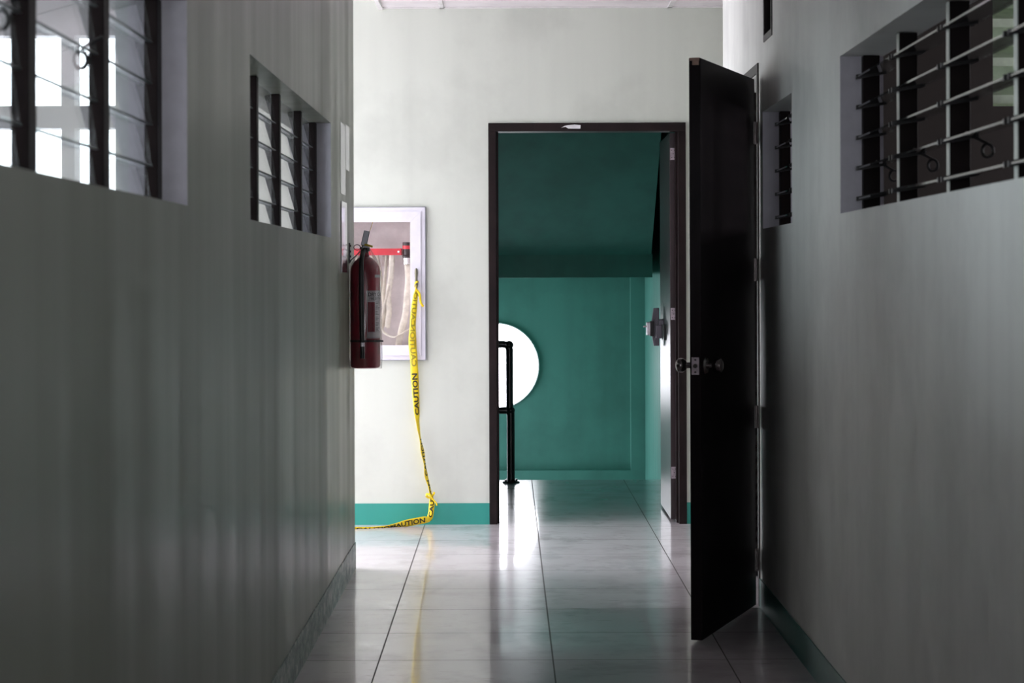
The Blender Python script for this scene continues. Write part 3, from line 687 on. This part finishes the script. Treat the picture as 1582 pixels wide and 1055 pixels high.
# label wraps the front right of the cylinder: angles measured from -y towards +x
def cyl_patch(mm, a0, a1, z0, z1, r, n=14):
    B = mm.bm; rows = []
    for i in range(n+1):
        a = a0+(a1-a0)*i/n; x, y = EX+r*math.sin(a), EY-r*math.cos(a)
        rows.append((B.verts.new((x,y,EZ+z0)), B.verts.new((x,y,EZ+z1))))
    for (a,b),(c,d) in zip(rows, rows[1:]): B.faces.new((a,c,d,b))
    return mm
lab = cyl_patch(MB(), 0.17, 1.75, 0.133, 0.343, ER+0.0006).build('label', 'label', ex)
m = MB(); cyl_patch(m, 0.21, 0.74, 0.162, 0.292, ER+0.001); m.build('label_panel', 'label_red', lab)
m = MB(); cyl_patch(m, 0.74, 1.5, 0.40, 0.412, ER+0.001) ; m.build('top_sticker', 'label', ex)
m = MB()
for z, s, txt, a0 in ((0.326, 0.021, 'DRY CHEMICAL', 0.26), (0.308, 0.013, 'FIRE EXTINGUISHER', 0.34)):
    bm2, wd, ht = text_mesh(txt, s, s*0.02)
    vm = {}
    for v in bm2.verts:
        a = a0+v.co.x/ER; vm[v] = m.bm.verts.new((EX+(ER+0.0014)*math.sin(a), EY-(ER+0.0014)*math.cos(a), EZ+z+v.co.y))
    for f in bm2.faces: m.bm.faces.new([vm[v] for v in f.verts])
    bm2.free()
for z in (0.316, 0.300, 0.160, 0.136, 0.340): cyl_patch(m, 0.20, 1.6, z, z+0.001, ER+0.0013)
for k in range(22):
    z = 0.165+0.006*k
    if k % 4 != 3: cyl_patch(m, 0.80, 0.80+random.uniform(.2,.55), z, z+0.0022, ER+0.0013)
m.build('lettering', 'ink', lab)
# loosely gathered plastic cover
m = MB(); nn = 48; prof = [(ER+0.004,-0.002),(ER+0.006,0.05),(ER+0.005,0.16),(ER+0.004,0.3),(ER+0.005,0.41),(ER-0.002,0.45),(ER-0.02,0.487),(0.03,0.512),(0.019,0.53)]
rings = []
for k, (r, z) in enumerate(prof):
    ring = []
    for i in range(nn):
        a = 2*PI*i/nn; rr = r+random.uniform(-.0015,.0025)+0.002*math.sin(a*7+k)
        rr = max(rr, 0.012)
        x = max(EX+rr*math.cos(a), XL+0.002)
        ring.append(m.bm.verts.new((x, EY+rr*math.sin(a), EZ+z)))
    rings.append(ring)
for a, b in zip(rings, rings[1:]):
    for i in range(nn): m.bm.faces.new((a[i], a[(i+1) % nn], b[(i+1) % nn], b[i]))
m.build('plastic_cover', 'film', ex, smooth=True)
eb = MB(); eb.box(XL+0.0005, XL+0.005, EY-0.012, EY+0.012, 1.385, 1.475)
for z in (1.395, 1.415, 1.437, 1.462): eb.cyl((XL+0.005, EY-0.004, z), (XL+0.009, EY-0.004, z), 0.005, n=12)
eb.cyl((XL+0.003, EY-0.004, 1.388), (EX-0.018, EY-0.006, 1.388+0.045), 0.0022, n=8) if False else eb.cyl((XL+0.003, EY-0.02, 1.392), (EX-0.016, EY-0.02, 1.392+0.048), 0.002, n=8)
o = eb.build('wall_bracket', 'black'); tag(o, 'small black wall bracket holding the fire extinguisher', 'bracket')

# papers on the left wall
def sheet(name, y0, y1, z0, z1, mat, lab, cat, grp=None, curl=0.0):
    m = MB(); B = m.bm; n_ = 8; F = []
    for i in range(n_+1):
        y = y0+(y1-y0)*i/n_; dx = 0.0015+curl*(abs(i/n_-0.5)*2)**3
        F.append([B.verts.new((XL+dx, y, z0)), B.verts.new((XL+dx, y, z1)), B.verts.new((XL+dx-0.0009, y, z0)), B.verts.new((XL+dx-0.0009, y, z1))])
    for a, b in zip(F, F[1:]):
        B.faces.new((a[0], b[0], b[1], a[1])); B.faces.new((a[2], a[3], b[3], b[2])); B.faces.new((a[0], a[2], b[2], b[0])); B.faces.new((a[1], b[1], b[3], a[3]))
    B.faces.new((F[0][0], F[0][1], F[0][3], F[0][2])); B.faces.new((F[-1][0], F[-1][2], F[-1][3], F[-1][1]))
    o = m.build(name, mat); tag(o, lab, cat, grp)
sheet('paper_notice', 9.55, 9.82, 1.675, 1.975, 'paper', 'larger blank white paper notice on the left wall above the glossy sheet', 'paper', 'notices on the left wall')
sheet('paper_notice', 9.84, 10.05, 1.79, 1.985, 'paper', 'smaller white paper notice nearest the corner of the left wall', 'paper', 'notices on the left wall')
sheet('glossy_sheet', 9.56, 9.86, 1.345, 1.645, 'mirror_sheet', 'shiny reflective sheet on the left wall beside the fire extinguisher', 'sign', curl=0.003)

# ------------------------------------------------------------------ caution tape
ct = thing('caution_tape', (-0.45, 12.05, 0), 'yellow caution tape tied to the cabinet handle and trailing to the floor', 'tape')
# centre path: (x, y, z), half width, twist (0 = face towards the corridor), print side
def fp(px, py, d): return Vector(((px-792)*d/3516, d, 1.316-(py-430)*d/3516))
ctrl = [ # floor end first so the print reads along the path
 (Vector((-1.30, 11.90, 0.012)), .022, 0.9), (Vector((-1.05, 11.93, 0.012)), .014, 0.6), (fp(560,816.0,11.99), .012, 0.55), (fp(590,814.5,12.02), .011, 0.5),
 (fp(606,812,12.06), .014, 0.5), (fp(630,807,12.09), .020, 0.3), (fp(652,803,12.11), .020, 0.3), (fp(661,801,12.12), .016, 0.3),
 (fp(664.5,792,12.13), .015, -.2), (fp(666,776,12.14), .015, 0.0), (fp(664.5,766,12.145), .007, 0.5), (fp(662,752,12.145), .010, 1.0),
 (fp(657.5,735,12.15), .014, 0.9), (fp(655,716,12.155), .012, 1.2), (fp(652,698,12.155), .015, .9), (fp(648.5,678,12.155), .013, 1.3), (fp(645,655,12.155), .013, .9),
 (fp(643,632,12.152), .017, .4), (fp(641.5,605,12.15), .019, .1), (fp(640,580,12.145), .021, 0.0), (fp(639,557,12.14), .020, -.1),
 (fp(637,530,12.135), .021, 0.0), (fp(637.5,500,12.13), .016, 0.1), (fp(639.5,475,12.128), .016, 0.1), (fp(641.5,458,12.125), .013, 0.1), (fp(642.5,446,12.12), .005, 0.5), (fp(643.5,440,12.12), .004, .8)]
PP = smooth_path([c[0] for c in ctrl], 10)
def lerp_ctrl(i, k):
    a = min(i//10, len(ctrl)-2); t = (i-a*10)/10; t = t*t*(3-2*t)
    return ctrl[a][k]*(1-t)+ctrl[a+1][k]*t
frames = []; L = 0
for i, p in enumerate(PP):
    t = (PP[min(i+1, len(PP)-1)]-PP[max(i-1, 0)]).normalized()
    nrm = Vector((0,-1,0)); nrm = (nrm-t*nrm.dot(t)).normalized()
    if nrm.length < .1: nrm = Vector((0,0,1))
    side = t.cross(nrm).normalized()*-1                # letters' up direction
    tw = lerp_ctrl(i, 2); hw = lerp_ctrl(i, 1)
    sd = side*math.cos(tw)+nrm*math.sin(tw); nn_ = nrm*math.cos(tw)-side*math.sin(tw)
    if i: L += (p-PP[i-1]).length
    frames.append((L, p, sd, nn_, hw, tw))
m = MB(); rows = []
for (l, p, sd, nn_, hw, tw) in frames:
    row = []
    for k in range(5):
        s_ = -1+k*0.5; row.append(m.bm.verts.new(p + sd*hw*s_ + nn_*(0.003*(1-s_*s_))))
    rows.append(row)
for a, b in zip(rows, rows[1:]):
    for k in range(4): m.bm.faces.new((a[k], b[k], b[k+1], a[k+1]))
tp = m.build('tape_strip', 'tape', ct, smooth=True)
sm = tp.modifiers.new('thick', 'SOLIDIFY'); sm.thickness = 0.0006; sm.offset = 0
def at_len(l):
    for a, b in zip(frames, frames[1:]):
        if a[0] <= l <= b[0]:
            t = (l-a[0])/max(1e-9, b[0]-a[0]); return [a[j]*(1-t)+b[j]*t for j in range(1, 6)]
    return None
def put_text(l0, full=0.036, word='CAUTION', mirror=False, mat='tape_ink', size=0.05, stretch=1.0):
    bm2, wd, ht = text_mesh(word, size, size*0.03); m = MB(); vm = {}
    bmesh.ops.subdivide_edges(bm2, edges=[e for e in bm2.edges if e.calc_length() > 0.012], cuts=1)
    for v in bm2.verts:
        f = at_len(l0+v.co.x*stretch)
        if f is None: continue
        p, sd, nn_, hw, tw = f; s_ = v.co.y/(ht/2)*0.72
        if mirror: s_ = -s_
        vm[v] = m.bm.verts.new(p+sd*hw*s_+nn_*(0.003*(1-s_*s_)+0.0012))
    for f in bm2.faces:
        if all(v in vm for v in f.verts):
            m.bm.faces.new([vm[v] for v in f.verts])
    bm2.free(); return m.build('lettering', mat, tp)
def len_at_ctrl(i): return frames[min(int(i*10), len(frames)-1)][0]
faded = plain('faded_tape_print', (0.30, 0.24, 0.015), 0.5)
put_text(len_at_ctrl(0)+0.05); put_text(len_at_ctrl(2)-0.04)
put_text(len_at_ctrl(4)-0.015, size=0.05, stretch=0.86)
put_text(len_at_ctrl(7)+0.01, size=0.045, word='CAUTION')
put_text(len_at_ctrl(12), size=0.045); put_text(len_at_ctrl(17)-0.03, size=0.05, stretch=1.0)
put_text(len_at_ctrl(19)+0.05, mat=faded, mirror=True, size=0.05); put_text(len_at_ctrl(21)+0.09, mat=faded, mirror=True, size=0.05)
m = MB()
kc = fp(665, 766, 12.13)
m.tube(smooth_path([kc+Vector((-0.028,-.005,.004)), kc+Vector((-0.02,-.012,.012)), kc+Vector((0,-.014,.004)), kc+Vector((.008,-.006,-.004)), kc+Vector((-.012,-.002,-.008)), kc+Vector((-.028,-.005,.002))]), 0, 8, flat=(0.006, 0.0025, (0,0,1)))
m.tube(smooth_path([kc, kc+Vector((.012,-.006,.01)), kc+Vector((.017,-.004,.022))]), 0, 6, flat=(0.006, 0.001, (1,0,0)))
m.tube(smooth_path([kc, kc+Vector((.012,-.006,-.02)), kc+Vector((.026,-.004,-.035)), kc+Vector((.03,-.004,-.05))]), 0, 6, flat=(0.004, 0.001, (1,0,0)))
m.build('knot', 'tape', ct, smooth=True)
m = MB(); k2 = fp(643.5, 437, 12.12)
m.tube(smooth_path([k2+Vector((-.011,0,-.02)), k2+Vector((-.008,-.012,0)), k2+Vector((.006,-.014,.008)), k2+Vector((.01,0,.006))]), 0, 8, flat=(0.005, 0.0015, (0,0,1)))
m.tube(smooth_path([k2+Vector((-.004,-.01,-.03)), k2+Vector((.008,-.008,-.045)), k2+Vector((.016,-.006,-.06)), k2+Vector((.019,-.005,-.085)), k2+Vector((.023,-.004,-.105)), k2+Vector((.036,-.004,-.125))]), 0, 8, flat=(0.006, 0.0012, (1,0,0)))
m.build('tied_end', 'tape', ct, smooth=True)
